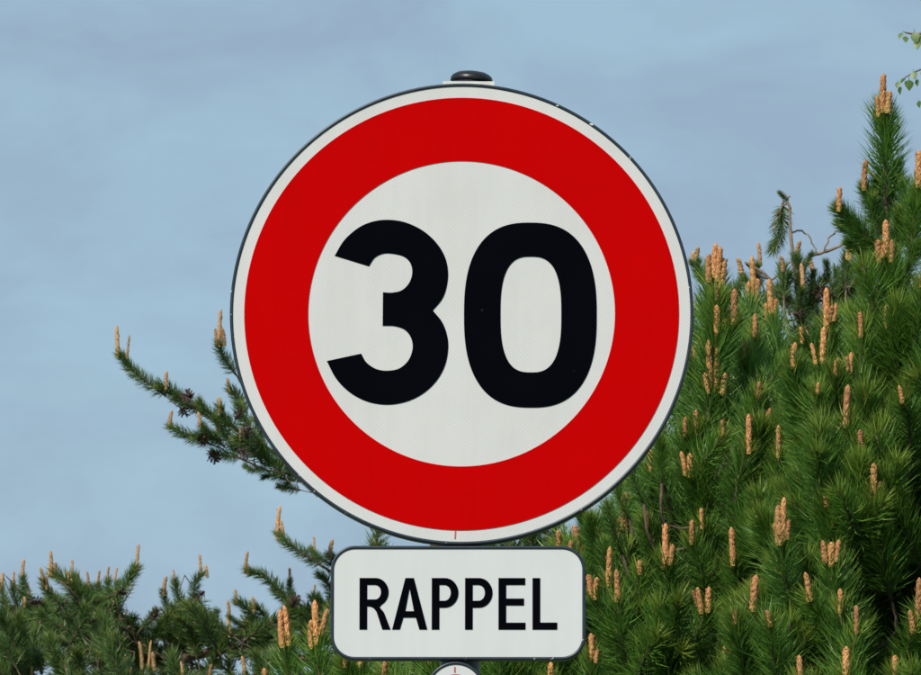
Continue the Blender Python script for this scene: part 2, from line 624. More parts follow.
def R_loops(x0, x1, t=577.9, b=629.3, bowl=606.2, sv=7.6, sh=6.9):
    xr = x1 - 2.0
    ro = (bowl - t) / 2
    outer = [(x0, t)] + arcpts(xr - 13, t + ro, 13, ro, -90, 62) + [(x1 - 11.0, bowl + 0.8), (x1 - 6.6, bowl + 6), (x1, b), (x1 - 8.2, b), (x1 - 14.0, bowl + 5.5), (x1 - 17.0, bowl + 1.6), (x1 - 20, bowl + 0.2), (x0 + sv, bowl), (x0 + sv, b), (x0, b)]
    inner = [(x0 + sv, t + sh)] + arcpts(xr - 13.5, t + ro, 13 - sv + 0.5, ro - sh, -90, 90) + [(x0 + sv, bowl - sh)]
    return [outer, inner]


def A_loops(x0, x1, t=577.9, b=629.3):
    c = (x0 + x1) / 2 - 0.2
    outer = [(c - 4.2, t), (c + 4.2, t), (x1, b), (x1 - 7.9, b), (x1 - 11.4, b - 11.9), (x0 + 11.2, b - 11.9), (x0 + 7.7, b), (x0, b)]
    inner = [(c, t + 10.5), (x1 - 13.3, b - 18.3), (x0 + 13.1, b - 18.3)]
    return [outer, inner]


def E_loops(x0, x1, t=577.9, b=629.3, sv=7.6, sh=6.9):
    m = 601.8
    return [[(x0, t), (x1 - 0.3, t), (x1 - 0.3, t + sh), (x0 + sv, t + sh), (x0 + sv, m - sh / 2), (x1 - 1.5, m - sh / 2), (x1 - 1.5, m + sh / 2), (x0 + sv, m + sh / 2),
             (x0 + sv, b - sh), (x1, b - sh), (x1, b), (x0, b)]]


def L_loops(x0, x1, t=577.9, b=629.3, sv=7.6, sh=7.0):
    return [[(x0, t), (x0 + sv, t), (x0 + sv, b - sh), (x1, b - sh), (x1, b), (x0, b)]]


for lps in (R_loops(359.8, 390.8), A_loops(392.4, 427.4), P_loops(431.8, 458.4), P_loops(465.0, 492.4), E_loops(498.3, 525.2), L_loops(532.2, 556.8)):
    obj("letter", loops_to_mesh("letter", [[lt(*p) for p in lp] for lp in lps], -0.0009, 0.0006, M_BLACK), plate)

# small round badge under the plate
BADGE = P(455.5, 691, D_SIGN - 0.004)
badge_m = Matrix.Translation(rel(BADGE)) @ Matrix.Rotation(math.radians(-1.0), 4, 'Z')
badge = obj("small_disc", loops_to_mesh("small_disc", [circle(27.4 * PXM, 64)], 0.0, 0.003, M_PLATE), road_sign, badge_m)
tag(badge, "small round white disc with red print below the plate")
obj("rim", sweep_rim("rim", circle(29.5 * PXM, 64), M_RIM, depth=0.02, bead=0.0022), badge)
obj("centre_tick", loops_to_mesh("centre_tick", [px_rect(-0.7 * PXM, 21.5 * PXM, 1.4 * PXM, 5.5 * PXM)], -0.0007, 0.0004, M_REDINK), badge)
obj("red_ring", loops_to_mesh("red_ring", [circle(17 * PXM, 48), circle(11 * PXM, 48)], -0.0007, 0.0004, M_REDINK), badge)

# mounting channels behind the signs (pale aluminium, the upper end shows above the disc)
def channel(name, cx, cz, w, h, parent, y0, y1):
    md_ = MD()
    r = 0.002
    V = [(cx + sx * w / 2, y, cz + sz * h / 2) for y in (y0, y1) for sx, sz in ((-1, -1), (1, -1), (1, 1), (-1, 1))]
    md_.add(V, [(0, 1, 2, 3), (5, 4, 7, 6), (0, 4, 5, 1), (1, 5, 6, 2), (2, 6, 7, 3), (3, 7, 4, 0)], 0)
    return obj(name, md_.mesh(name, [M_ALU]), parent)


for zz in (0.16, -0.16):
    channel("mounting_rail", 0.0, zz, 0.24, 0.03, disc, 0.0062, 0.046)
channel("mounting_rail", 0.0, 0.0, 0.2, 0.03, plate, 0.0062, 0.046)
channel("mounting_rail", 0.0, 0.0, 0.05, 0.02, badge, 0.0042, 0.046)
channel("end_bracket", 0.0068, 0.3318, 0.0735, 0.0072, disc, 0.0335, 0.0400)

# ------------------------------------------------------------------ pine pieces
def needles(md, stem, n, length, width, t0=0.05, a_base=62, a_tip=31, curl=0.22, young=0.35, mat=0, wild=0.2, tipcut=0.42):
    stem = np.asarray(stem)
    m = len(stem)
    tan = np.gradient(stem, axis=0)
    tan /= np.linalg.norm(tan, axis=1)[:, None]
    t = t0 + (1 - t0) * np.linspace(0, 1, n) ** 0.9
    t = np.clip(t + rng.normal(0, 0.01, n), 0, 1)
    ip = t * (m - 1)
    i0 = np.clip(ip.astype(int), 0, m - 2); u = (ip - i0)[:, None]
    base = stem[i0] * (1 - u) + stem[i0 + 1] * u
    T = tan[i0]
    x, y, _ = frame_of(tan[m // 2])
    phi = np.arange(n) * 2.39996 + rng.normal(0, 0.4, n)
    ang = np.radians(a_base + (a_tip - a_base) * t ** 1.3 + rng.normal(0, 9, n))
    rad = np.cos(phi)[:, None] * x + np.sin(phi)[:, None] * y
    rad = rad - T * (rad * T).sum(1)[:, None]
    rad /= np.linalg.norm(rad, axis=1)[:, None]
    d0 = T * np.cos(ang)[:, None] + rad * np.sin(ang)[:, None]
    L = length * rng.uniform(0.72, 1.1, n) * (0.75 + 0.25 * np.clip(t * 4, 0, 1)) * (1 - tipcut * t ** 5)
    d1 = d0 + T * curl + rng.normal(0, wild, (n, 3)) * 0.5
    d1 /= np.linalg.norm(d1, axis=1)[:, None]
    mid = base + d0 * (L * 0.5)[:, None]
    tip = mid + d1 * (L * 0.5)[:, None]
    side = np.cross(d0, rng.normal(0, 1, (n, 3)))
    side /= np.linalg.norm(side, axis=1)[:, None]
    w = width * rng.uniform(0.8, 1.2, n)[:, None]
    V = np.stack([base - side * w * 0.35, base + side * w * 0.35, mid + side * w * 0.5, mid - side * w * 0.5, tip], 1).reshape(-1, 3)
    k = np.arange(n)[:, None] * 5
    Q = k + np.array([[0, 1, 2, 3]]); Tr = k + np.array([[3, 2, 4]])
    yo = np.clip((t - 0.82) / 0.18, 0, 1) * young * rng.uniform(0.2, 1.3, n)
    tone = rng.uniform(0, 1, n)
    dead = rng.random(n) < 0.012
    yo = np.where(dead, 0.9, np.clip(yo, 0, 1))
    C = np.stack([np.repeat(tone, 5), np.repeat(yo, 5), np.tile([0, 0, .5, .5, 1], n), np.ones(n * 5)], 1)
    md.add(V, (Q, Tr), mat, C)


def make_shoot(L, n, nl, nw, needle, bend=0.12, **kw):
    md = MD()
    b1 = rng.uniform(-bend, bend, 2) * L
    ctrl = np.array([(0, 0, 0), (b1[0] * 0.6, b1[1] * 0.6, L * 0.35), (b1[0], b1[1], L * 0.7), (b1[0] * 0.3, b1[1] * 0.3, L)])
    ctrl -= np.linspace(0, 1, 4)[:, None] * np.array([[b1[0] * .3, b1[1] * .3, 0]])
    st = smooth_path(ctrl, 8)
    tube(md, st, np.linspace(0.0048, 0.0026, 8) * (nw / 0.0019) ** 0.5, 5, 1, 0.2)
    needles(md, st, n, nl, nw, **kw)
    return md, [needle, M_BARK]


def make_candle(name, L, R, mat, n=13, seg=8):
    md = MD()
    V, C = [], []
    lean = rng.normal(0, 0.075, 2) * L
    tap = rng.uniform(0.08, 0.38)
    for i in range(n):
        t = i / (n - 1)
        if t < 0.08: prof = 0.75 + 3 * t
        elif t < 0.82: prof = 1.0 - tap * t
        else: prof = (1.0 - tap * t) * math.sqrt(max(0.0, 1 - ((t - 0.82) / 0.185) ** 2)) + 0.05
        for k in range(seg):
            a = 2 * math.pi * (k + 0.5 * (i % 2)) / seg
            r = R * prof * (1 + 0.13 * (((k * 3 + i * 2) % 5) / 4 - 0.5) + rng.normal(0, 0.04))
            V.append((r * math.cos(a) + lean[0] * t * t, r * math.sin(a) + lean[1] * t * t, L * t))
            C.append((rng.random(), max(0, 1 - t / 0.22) * 0.7, 0, 1))
    F = [(i * seg + k, i * seg + (k + 1) % seg, (i + 1) * seg + (k + 1) % seg, (i + 1) * seg + k) for i in range(n - 1) for k in range(seg)]
    V.append((lean[0], lean[1], L * 1.01)); C.append((0.5, 0, 0, 1))
    T = [(n * seg, (n - 1) * seg + k, (n - 1) * seg + (k + 1) % seg) for k in range(seg)]
    md.add(V, (F, T), 0, np.array(C))
    # scaly tips standing off
    for j in range(26):
        a = rng.uniform(0, 6.28); t = rng.uniform(0.1, 0.9)
        d = np.array([math.cos(a), math.sin(a), 0])
        s = np.array([-d[1], d[0], 0]) * R * 0.3
        p = d * R * 0.95 + np.array([lean[0] * t * t, lean[1] * t * t, L * t])
        md.add([p - s, p + s, p + d * R * 0.28 + np.array([0, 0, R * 0.9])], [(0, 1, 2)], 0, np.array([[0.9, max(0, 1 - t / .28) * .8, 0, 1]] * 3))
    return md.mesh(name, [mat])


def make_cone(R):
    """old open pine cone: thin core, scales standing off like spikes"""
    md = MD()
    tube(md, smooth_path([(0, 0, -1.1 * R), (0, 0, 1.1 * R)], 6), np.array([0.2, 0.34, 0.38, 0.34, 0.24, 0.08]) * R, 6, 0)
    for j in range(30):
        t = j / 29
        a = j * 2.4 + rng.normal(0, 0.25)
        d = np.array([math.cos(a), math.sin(a), 0])
        r = R * (0.45 + 0.75 * math.sin(math.pi * (0.12 + 0.75 * t))) * rng.uniform(0.75, 1.25)
        z = R * (2.0 * t - 1.0)
        sd = np.array([-d[1], d[0], 0]) * R * rng.uniform(0.14, 0.24)
        up = np.array([0, 0, R * rng.uniform(0.15, 0.6)])
        root = d * R * 0.2 + np.array([0, 0, z])
        tipp = d * r + np.array([0, 0, z]) + up
        th = np.array([0, 0, 0.09 * R])
        md.add([root - sd * .5, root + sd * .5, tipp + sd, tipp - sd, tipp + d * R * .16 + th, tipp + sd * 0.2 - th],
               ([(0, 1, 2, 3)], [(3, 2, 4), (0, 3, 5), (1, 5, 2)]), 0)
    return md.mesh("cone", [M_CONE])


NEAR_RAW = [make_shoot(L, n, 0.076, 0.0021, M_NEEDLE) for L, n in ((0.23, 520), (0.26, 560), (0.20, 460), (0.24, 540), (0.28, 600), (0.18, 420))]
NEAR_RAW.append(make_shoot(0.19, 820, 0.075, 0.0021, M_NEEDLE, bend=0.03, a_base=58, a_tip=26))
NEAR_MESH = [m.mesh("shoot", mats) for m, mats in NEAR_RAW]
FILL_RAW = [make_shoot(L, n, 0.072, 0.0029, M_NEEDLE, wild=0.3) for L, n in ((0.24, 230), (0.21, 200), (0.27, 250))]
FAR_RAW = [make_shoot(L, n, 0.056, 0.0028, M_NEEDLE_FAR, a_base=70, a_tip=30, young=0.25, tipcut=0.12) for L, n in ((0.20, 460), (0.16, 400), (0.24, 540), (0.13, 340))]
FAR_MESH = [m.mesh("shoot", mats) for m, mats in FAR_RAW]
FARFILL_RAW = [make_shoot(L, n, 0.06, 0.0036, M_NEEDLE_FAR, a_base=70, a_tip=30) for L, n in ((0.20, 170), (0.16, 150))]
CANDLES = [make_candle("candle", 0.070, 0.0073 * s, M_CANDLE) for s in (1.0, 1.12, 0.86, 1.05, 0.95, 0.8, 1.02, 0.9)]
CANDLES_FAR = [make_candle("candle", 0.090, 0.0076 * s, M_CANDLE_FAR) for s in (1.0, 0.85, 1.1)]
CONE = make_cone(0.030)


def stuff_mesh(name, raws, items, mats):
    """many shoots joined: items = (variant, 4x4 matrix)"""
    md = MD()
    for vi, m in items:
        raw = raws[vi][0]
        A = np.array(m)
        V = np.concatenate(raw.v) @ A[:3, :3].T + A[:3, 3]
        C = np.concatenate(raw.c).copy()
        C[:, 0] = C[:, 0] * 0.55 + 0.45 * rng.random()
        off = md.n
        md.v.append(V); md.c.append(C); md.n += len(V)
        for f, mi, s in raw.f:
            md.f.append((f + off, mi, s))
    return md.mesh(name, mats)


class Pine:
    def __init__(self, label, apex, trunk_px, D, near=True, r0=0.05, extra=None, group="pine trees behind the sign"):
        """trunk_px: trunk top first, going down, in photo px at distance D"""
        self.D = D
        self.near = near
        pts = [P(px, py, D) for px, py in trunk_px]
        low_ = pts[-1].copy()
        low_[2] = -0.1
        self.trunk = smooth_path(np.array(pts + [low_])[::-1], 60)
        self.origin = Vector((low_[0], low_[1], 0))
        self.root = obj("pine_tree", None)
        self.root.location = self.origin
        tag(self.root, label, "tree", group)
        self.o = np.array(self.origin)
        md_ = MD()
        n_ = len(self.trunk)
        dist_ = np.linalg.norm(self.trunk - self.trunk[-1], axis=1)
        tube(md_, self.trunk - self.o, np.minimum(r0, 0.0035 + 0.022 * dist_), 9, 0, 0.15)
        obj("trunk", md_.mesh("trunk", [M_BARK]), self.root)
        self.top = P(apex[0], apex[1], D)
        self.limbs = []
        self.limb_md = []
        self.items = []           # fill shoots
        self.count = 0

    def axis(self, z):
        i = int(np.argmin(abs(self.trunk[:, 2] - z)))
        return self.trunk[i]

    def limb(self, pts, r0=0.016, r1=0.004, n=14, jit=0.004):
        p = smooth_path(np.array(pts), n)
        if jit: p[1:-1] += rng.normal(0, jit, (n - 2, 3))
        md_ = MD()
        tube(md_, p - self.o, np.linspace(r0, r1, n), 7, 0, 0.25)
        self.limbs.append(p)
        self.limb_md.append(md_)

    def twig(self, bpos, d, r=0.0029):
        """connect the foot of a shoot to the closest limb (or the trunk)"""
        best, bi, bj = 1e9, None, 0
        for li, p in enumerate(self.limbs):
            dd = np.linalg.norm(p - (bpos - np.array([0, 0, 0.04])), axis=1)
            dd = dd + np.maximum(0, p[:, 2] - bpos[2] + 0.02) * 2.5
            j = int(np.argmin(dd))
            if dd[j] < best: best, bi, bj = dd[j], li, j
        if bi is None:
            return
        q = self.limbs[bi][max(0, bj - 1)]
        if best < 0.006 or np.linalg.norm(q - bpos) > 0.5: return
        m1 = bpos - unit(d) * min(0.09, best * 0.45)
        path = smooth_path(np.array([q, q * 0.45 + m1 * 0.55 - np.array([0, 0, 0.01]), m1, bpos + unit(d) * 0.004]), 7)
        rr = r if self.near else r * 0.62
        tube(self.limb_md[bi], path - self.o, np.linspace(rr * 1.3, rr, 7), 5, 0, 0.2)

    def shoot(self, bpos, tip, vi=None, candles=(), meshes=None, twig=True, cmeshes=None):
        meshes = meshes or (NEAR_MESH if self.near else FAR_MESH)
        cmeshes = cmeshes or (CANDLES if self.near else CANDLES_FAR)
        d = np.asarray(tip) - np.asarray(bpos)
        Ls = np.linalg.norm(d)
        if vi is None:
            order = sorted(range(len(meshes)), key=lambda i: abs(SHOOT_LEN[id(meshes)][i] - Ls))
            vi = random.choice(order[:2])
        L0 = SHOOT_LEN[id(meshes)][vi]
        o = obj("shoot", meshes[vi], self.root)
        M = mat_to(np.asarray(bpos) - self.o, d, Ls / L0, random.uniform(0, 6.28))
        o.matrix_local = M
        self.count += 1
        if twig: self.twig(np.asarray(bpos), d)
        Minv = M.inverted()
        for cpos, cdir, clen, cw in candles:
            k = random.randrange(len(cmeshes))
            l0 = 0.070 if cmeshes is CANDLES else 0.090
            W = mat_to(np.asarray(cpos) - self.o, cdir, 1.0, random.uniform(0, 6.28)) @ Matrix.Diagonal((cw, cw, clen / l0, 1))
            obj("candle", cmeshes[k], o, Minv @ W)
        return o

    def finish(self, raws, extra_mats):
        for md_ in self.limb_md:
            obj("branch", md_.mesh("branch", [M_BARK]), self.root)
        if self.items:
            me = stuff_mesh("inner_foliage", raws, self.items, raws[0][1])
            tag(obj("inner_foliage", me, self.root), kind="stuff")


SHOOT_LEN = {id(NEAR_MESH): (0.23, 0.26, 0.20, 0.24, 0.28, 0.18, 0.19), id(FAR_MESH): (0.20, 0.16, 0.24, 0.13)}
FILL_LEN = (0.24, 0.21, 0.27)

# ------------------------------------------------------------------ the two near pines
# (px, py, length) of every candle that the photograph shows, grouped by shoot: first one is the leader
CL_B = [
    [(713.8, 243, 32), (706.7, 254, 26), (719.8, 247, 32), (724.4, 258, 32)],
    [(717, 305, 28), (726, 311, 17)], [(717, 284, 14)], [(734, 289, 33)],
    [(753.6, 256, 40), (747.5, 282, 22), (758, 279, 22)], [(755, 314, 22)],
    [(771, 279, 36), (765, 303, 14), (777, 299, 16)],
    [(716.6, 344, 46), (707.7, 340, 46), (725.5, 373, 20), (704, 373, 18)],
    [(759, 382, 15)], [(749, 414, 37)], [(766, 408, 26)], [(778.5, 425, 30)],
    [(696.7, 410, 22)], [(685, 417, 17)], [(690, 453, 22), (683, 451, 22)],
    [(622.7, 492, 35), (627, 510, 18), (617.5, 518, 18)], [(651.6, 449, 20)],
    [(576.7, 525, 24), (582.6, 544, 13)], [(595.5, 526, 22)], [(608.8, 547, 36)], [(617.5, 569, 30)],
    [(665.6, 523, 38), (663, 548, 18), (672.5, 544, 19)], [(691.7, 520, 22)], [(702, 508, 18)],
    [(733, 527, 36)], [(708, 586, 24), (698, 587, 24), (693, 590, 14)], [(660, 610, 21)],
    [(725.5, 645, 24)], [(592, 633, 24), (597, 649, 12)], [(595, 577, 20), (589.6, 574, 20)], [(647, 511, 15)],
    [(288, 605, 38), (279, 609, 36)], [(315.6, 600, 42), (309, 620, 26), (324, 608, 26)],
    [(384, 660, 26)], [(551, 662, 24)], [(559, 530, 20)], [(570, 540, 18)], [(430, 640, 22)], [(500, 625, 26)],
    [(360, 640, 24)], [(530, 600, 24)], [(640, 560, 12)], [(345, 652, 14)], [(265, 668, 22)], [(688, 308, 12)], [(694, 345, 14)], [(744, 341, 14)],
]
CL_A = [
    [(882.6, 74, 36), (876.6, 96, 18), (889.7, 91, 20)], [(864, 160, 28)], [(839, 187, 22)], [(919, 151, 34)],
    [(886, 220, 34), (876.6, 240, 20), (893, 240, 20), (881, 242, 14)],
    [(887, 304, 35)], [(861, 312, 23)], [(826.8, 288, 38), (837, 303, 16), (831, 306, 14)],
    [(823, 327, 34), (812, 343, 19)], [(793, 342, 24)], [(802.6, 327, 14)], [(835, 358, 17)], [(850.6, 352, 19), (847, 356, 12)],
    [(846, 385, 40)], [(861, 430, 15)], [(818, 382, 10)],
    [(782.8, 497, 42), (778, 505, 38), (774, 523, 14), (788.7, 519, 18)],
    [(809.6, 572, 27)], [(831, 542, 22), (822.5, 540, 20), (838.5, 539, 20)], [(841, 588, 22)], [(856.6, 605, 26)],
    [(753, 574, 35)], [(846, 646, 28)], [(800, 655, 28)], [(874, 463, 35), (879, 480, 14)], [(919, 578, 38)], [(913, 610, 20)],
    [(826, 496, 8)], [(902, 385, 16)], [(770, 610, 14)], [(895, 655, 20)], [(735, 610, 12)],
]


# feet of the shoots that lean
FOOT = {(839, 187): (882, 250), (864, 160): (884, 236), (882.6, 74): (886, 205), (919, 151): (910, 260), (886, 220): (893, 345), (713.8, 243): (716, 370)}


def cone_depth(tree, px, py, slope, D):
    """how far a point of the crown's front lies before the trunk, for a conical crown"""
    s = ppm(D)
    tx, ty = project(tree.top)
    dz = max(0.03, (py - ty) / s)
    ax = project(tree.axis(P(px, py, D)[2]))[0]
    dx = (px - ax) / s
    R = min(1.0, slope * dz + 0.06)
    return math.sqrt(max(0.0, R * R - dx * dx)) * 0.92, R


KEEP_CLEAR = []


def near_pine(tree, clusters, slope, sil, n_fill, n_parts, plain=(), whorl_dz=0.2, zmin=1.75, frame_only_right=False):
    s = ppm(tree.D)
    deps = []
    for cl in clusters:
        px, py, ln = cl[0]
        deps.append(tree.D - cone_depth(tree, px, py + ln, slope, tree.D)[0] * random.uniform(0.93, 1.0))
    order = sorted(range(len(clusters)), key=lambda i: -clusters[i][0][1])
    for _ in range(3):                       # a shoot stands behind the candles that grow below its own
        for i in order:
            xi, yi, li = clusters[i][0]
            for j in order:
                for xj, yj, lj in clusters[j]:
                    if j != i and i and -30 < yj - (yi + li) < 125 and abs(xi - xj) < 38 and deps[i] < deps[j] + 0.05 and yj + lj > yi + li:
                        deps[i] = deps[j] + 0.05
    deps[0] = tree.D
    for i in order:
        if i:
            tx_ = project(tree.axis(P(clusters[i][0][0], clusters[i][0][1], tree.D)[2]))[0]
            if abs(clusters[i][0][0] - tx_) < 20: deps[i] = min(deps[i], tree.D - 0.05)
    cand = []
    for cl, Dc in zip(clusters, deps):
        for cx, cy, ln in cl:
            for f in (0.1, 0.5, 0.9): cand.append((cx, cy + ln * f, Dc))
    cand = np.array(cand + KEEP_CLEAR)

    def blocks(b, tip, r=10, r2=17):
        A_, B_ = np.array(project(b)), np.array(project(tip))
        AB = B_ - A_
        tt = np.clip(((cand[:, :2] - A_) @ AB) / max(1e-6, AB @ AB), 0, 1)
        dist = np.linalg.norm(cand[:, :2] - (A_ + tt[:, None] * AB), axis=1)
        return bool(np.any((dist < r + r2 * (1 - 0.3 * tt)) & (cand[:, 2] > b[1] - 0.03)))

    ends = []
    # whorls of limbs
    z = tree.top[2] - 0.22
    while z > zmin - 0.2:
        ax = tree.axis(z)
        k0 = random.uniform(0, 6.28)
        nl = 5 if z > tree.top[2] - 0.5 else 9
        for k in range(nl):
            a = k0 + k * 2 * math.pi / nl + random.uniform(-0.25, 0.25)
            reach = min(1.0, slope * (tree.top[2] + 0.05 - z)) * random.uniform(0.72, 0.98)
            d = np.array([math.cos(a), math.sin(a), 0])
            up = np.array([0, 0, 1.0])
            rise = reach * random.uniform(0.25, 0.5)
            e_ = ax + d * reach + up * rise
            for _ in range(12):
                ex, ey = project(e_)
                if ey > np.interp(ex, sil[0], sil[1]) + 45: break
                reach *= 0.88; rise *= 0.85
                e_ = ax + d * reach + up * rise
            for _ in range(6):
                te = e_ + unit(up * 0.9 + d * 0.5) * 0.2
                ex, ey = project(te + np.array([0, 0, 0.035]))
                if not blocks(e_, te) and ey > np.interp(ex, sil[0], sil[1]) + 4: break
                reach *= 0.8; rise *= 0.8
                e_ = ax + d * reach + up * rise
            else:
                continue
            if reach < 0.1: continue
            ends.append((e_, unit(up * 0.9 + d * 0.5)))
            tree.limb([ax, ax + d * reach * 0.4 + up * rise * 0.15, ax + d * reach * 0.75 + up * rise * 0.5, ax + d * reach + up * rise],
                      r0=0.006 + 0.008 * min(1, reach), r1=0.0028)
        z -= whorl_dz * random.uniform(0.85, 1.1)
    # shoots whose candles one can see
    for cl, D in zip(clusters, deps):
        px, py, ln = cl[0]
        sc = ppm(D)
        tip = P(px + random.uniform(-1, 1), py + ln, D)
        ax = tree.axis(tip[2] - 0.2)
        out = tip - ax; out[2] = 0
        out = out / max(0.25, np.linalg.norm(out))
        leader = (cl is clusters[0])
        d = np.array([0, 0, 1.0]) + out * (0.05 if leader else 0.42) + rng.normal(0, 0.13 if not leader else 0.02, 3)
        d = unit(d)
        L = random.uniform(0.19, 0.27) * (1.0 if ln > 18 else 0.8)
        cands = []
        for i, (cx, cy, cl_) in enumerate(cl):
            top_ = P(cx, cy, D)
            fw = 0.022 if leader else 0.008
            top_ = P(cx, cy, D - fw)
            bot_ = P(cx + (px - cx) * 0.35, cy + cl_ + 3, D - fw - (0.004 if i else 0))
            if i and random.random() < 0.5: bot_[1] += random.uniform(-0.008, 0.012)
            cd = top_ - bot_ + np.array([0, random.uniform(-0.004, 0.004), 0])
            w = 1.0 if cl_ > 30 else (0.86 if cl_ > 19 else 0.72)
            cands.append((bot_, unit(cd), np.linalg.norm(cd), w * random.uniform(0.92, 1.1)))
        foot = tip - d * L
        if (px, py) in FOOT:
            fx, fy = FOOT[(px, py)]
            foot = P(fx, fy, D + (0.0 if leader else 0.03))
        tree.shoot(foot, tip, 6 if (leader or (px, py) in FOOT) else None, candles=cands)
    for fx, fy, tx, ty, dd in plain:
        tree.shoot(P(fx, fy, tree.D + dd + 0.02), P(tx, ty, tree.D + dd))
    # the rest of the crown: nothing grows right before a candle
    made = []
    tries = 0
    for e_, d in ends:
        tip = e_ + d * 0.2
        if tip[2] < zmin: continue
        qx, qy = project(tip + np.array([0, 0, 0.035]))
        if qy < np.interp(qx, sil[0], sil[1]) + 4: continue
        fl = 0 if (-40 < qx < 960 and qy < 760 and (qx - 461.5) ** 2 + (qy - 313) ** 2 > 190 ** 2) else 1
        made.append((fl, -(tree.axis(e_[2])[1] - e_[1]), e_ - d * 0.02, d, 0.2))
    while len(made) < n_fill and tries < n_fill * 30:
        tries += 1
        p = random.choice(tree.limbs)
        wlen = np.linalg.norm(p[-1] - p[0])
        if random.random() > wlen / 0.75 + 0.12: continue
        u = random.uniform(0.3, 1.0) ** 0.8
        b = p[int(u * (len(p) - 1))] + rng.normal(0, 0.055, 3)
        ax = tree.axis(b[2])
        out = b - ax; out[2] = 0
        out = out / max(0.2, np.linalg.norm(out))
        d = unit(np.array([0, 0, 0.85]) + out * 0.55 + rng.normal(0, 0.24, 3))
        L = random.uniform(0.17, 0.27)
        tip = b + d * L
        if tip[2] < zmin: continue
        qx, qy = project(tip + np.array([0, 0, 0.035]))
        if qy < np.interp(qx, sil[0], sil[1]) + 4: continue
        if blocks(b, tip + d * 0.03): continue
        front = (ax[1] - b[1])
        inframe = -40 < qx < 960 and qy < 760
        hid = (qx - 461.5) ** 2 + (qy - 313) ** 2 < 190 ** 2
        made.append((0 if inframe and not hid else 1, -front, b, d, L))
    made.sort(key=lambda q: (q[0], q[1]))
    for i, (fl, fr, b, d, L) in enumerate(made):
        if tree.count < n_parts and fl == 0:
            c = []
            if random.random() < 0.13:
                cl_ = random.uniform(0.02, 0.045)
                c = [(b + d * L, unit(d * 0.4 + np.array([0, 0, 1.0]) + rng.normal(0, 0.1, 3)), cl_, random.uniform(0.6, 0.85))]
            tree.shoot(b, b + d * L, candles=c)
        else:
            vi = random.randrange(3)
            tree.items.append((vi, mat_to(b - tree.o, d, L / FILL_LEN[vi], random.uniform(0, 6.28))))
            if random.random() < 0.35: tree.twig(b, d)
    tree.finish(FILL_RAW, None)


SIL_B = ([200, 255, 280, 310, 345, 420, 500, 560, 600, 650, 690, 700, 715, 740, 760, 790, 820, 860, 921, 1100],
         [720, 668, 650, 640, 640, 600, 560, 520, 490, 400, 275, 282, 270, 300, 290, 330, 360, 380, 420, 520])
SIL_A = ([600, 690, 730, 760, 790, 815, 835, 850, 870, 882, 893, 905, 921, 960, 1040, 1100, 1200],
         [700, 640, 560, 470, 382, 345, 275, 255, 222, 205, 205, 200, 205, 260, 340, 420, 600])

pine_b = Pine("dense bright green young pine with orange candles behind the RAPPEL plate", (714, 262), [(715, 375), (712, 420), (702, 520), (690, 640), (688, 760)], 15.6)
near_pine(pine_b, CL_B, 0.95, SIL_B, 1700, 290, [(604, 575, 590, 520, -.3), (590, 595, 572, 545, -.3), (622, 555, 608, 505, -.3), (644, 505, 634, 458, -.3), (566, 600, 550, 552, -.3), (662, 485, 660, 440, -.3), (612, 580, 604, 540, -.35), (630, 520, 618, 480, -.2), (596, 560, 580, 512, -.2)])
KEEP_CLEAR = [(cx, cy + ln * f, 15.2) for cl in CL_B for cx, cy, ln in cl for f in (0.2, 0.8)]
pine_a = Pine("tallest bright green young pine with single upright tip at right edge", (882, 104), [(886, 212), (890, 260), (897, 360), (905, 520), (908, 760)], 14.9)
near_pine(pine_a, CL_A, 0.78, SIL_A, 1600, 290, [(890, 240, 904, 184, -.03), (893, 255, 917, 205, -.05), (887, 245, 873, 198, -.04), (890, 262, 901, 212, -.08), (888, 222, 897, 168, .03), (885, 230, 877, 182, .02), (896, 290, 920, 245, -.1), (886, 280, 861, 236, -.03), (900, 235, 921, 185, .05), (880, 265, 852, 222, .03), (874, 252, 840, 224, .06), (882, 268, 848, 243, .0)])

# ------------------------------------------------------------------ the pine behind, left of the sign
pine_c = Pine("duller old pine with brown cones and long boughs left of the sign", (425, 330), [(425, 330), (432, 430), (436, 560), (430, 720)], 29.0, near=False, r0=0.11)
DC = 29.0


def pc(px, py, dd=0.0):
    return P(px, py, DC + dd)


def far_limb(t, pts, D, r0, r1, n=18):
    t.limb([P(x, y, D + dd) for x, y, dd in pts], r0 * 0.55, r1 * 0.55, n + 8, 0.0016)


far_limb(pine_c, [(434, 520, 0), (380, 495, -.2), (330, 480, -.3), (290, 462, -.35), (250, 437, -.4), (215, 415, -.4), (185, 401, -.42), (160, 388, -.45)], DC, 0.026, 0.006)
far_limb(pine_c, [(330, 480, -.3), (290, 474, -.45), (262, 468, -.5), (235, 455, -.55), (212, 445, -.6)], DC, 0.012, 0.005)
far_limb(pine_c, [(290, 472, -.35), (268, 430, -.3), (250, 395, -.3), (235, 372, -.3)], DC, 0.010, 0.005)
far_limb(pine_c, [(430, 640, 0), (395, 615, .1), (355, 590, .1), (322, 566, .1), (300, 552, .1)], DC, 0.018, 0.006)
far_limb(pine_c, [(430, 690, 0), (380, 660, -.1), (330, 632, -.15), (296, 606, -.2), (275, 590, -.2)], DC, 0.02, 0.006)
far_limb(pine_c, [(430, 720, 0), (330, 668, .3), (240, 649, .3), (205, 653, .3), (170, 660, .3), (120, 655, .35), (60, 640, .4), (20, 630, .4), (-50, 640, .5)], DC, 0.040, 0.024, 26)
far_limb(pine_c, [(60, 640, .4), (30, 625, .2), (0, 612, .1), (-30, 600, 0)], DC, 0.020, 0.008)
far_limb(pine_c, [(170, 660, .3), (130, 640, .1), (92, 615, -.1), (70, 590, -.2), (58, 580, -.2)], DC, 0.016, 0.006)
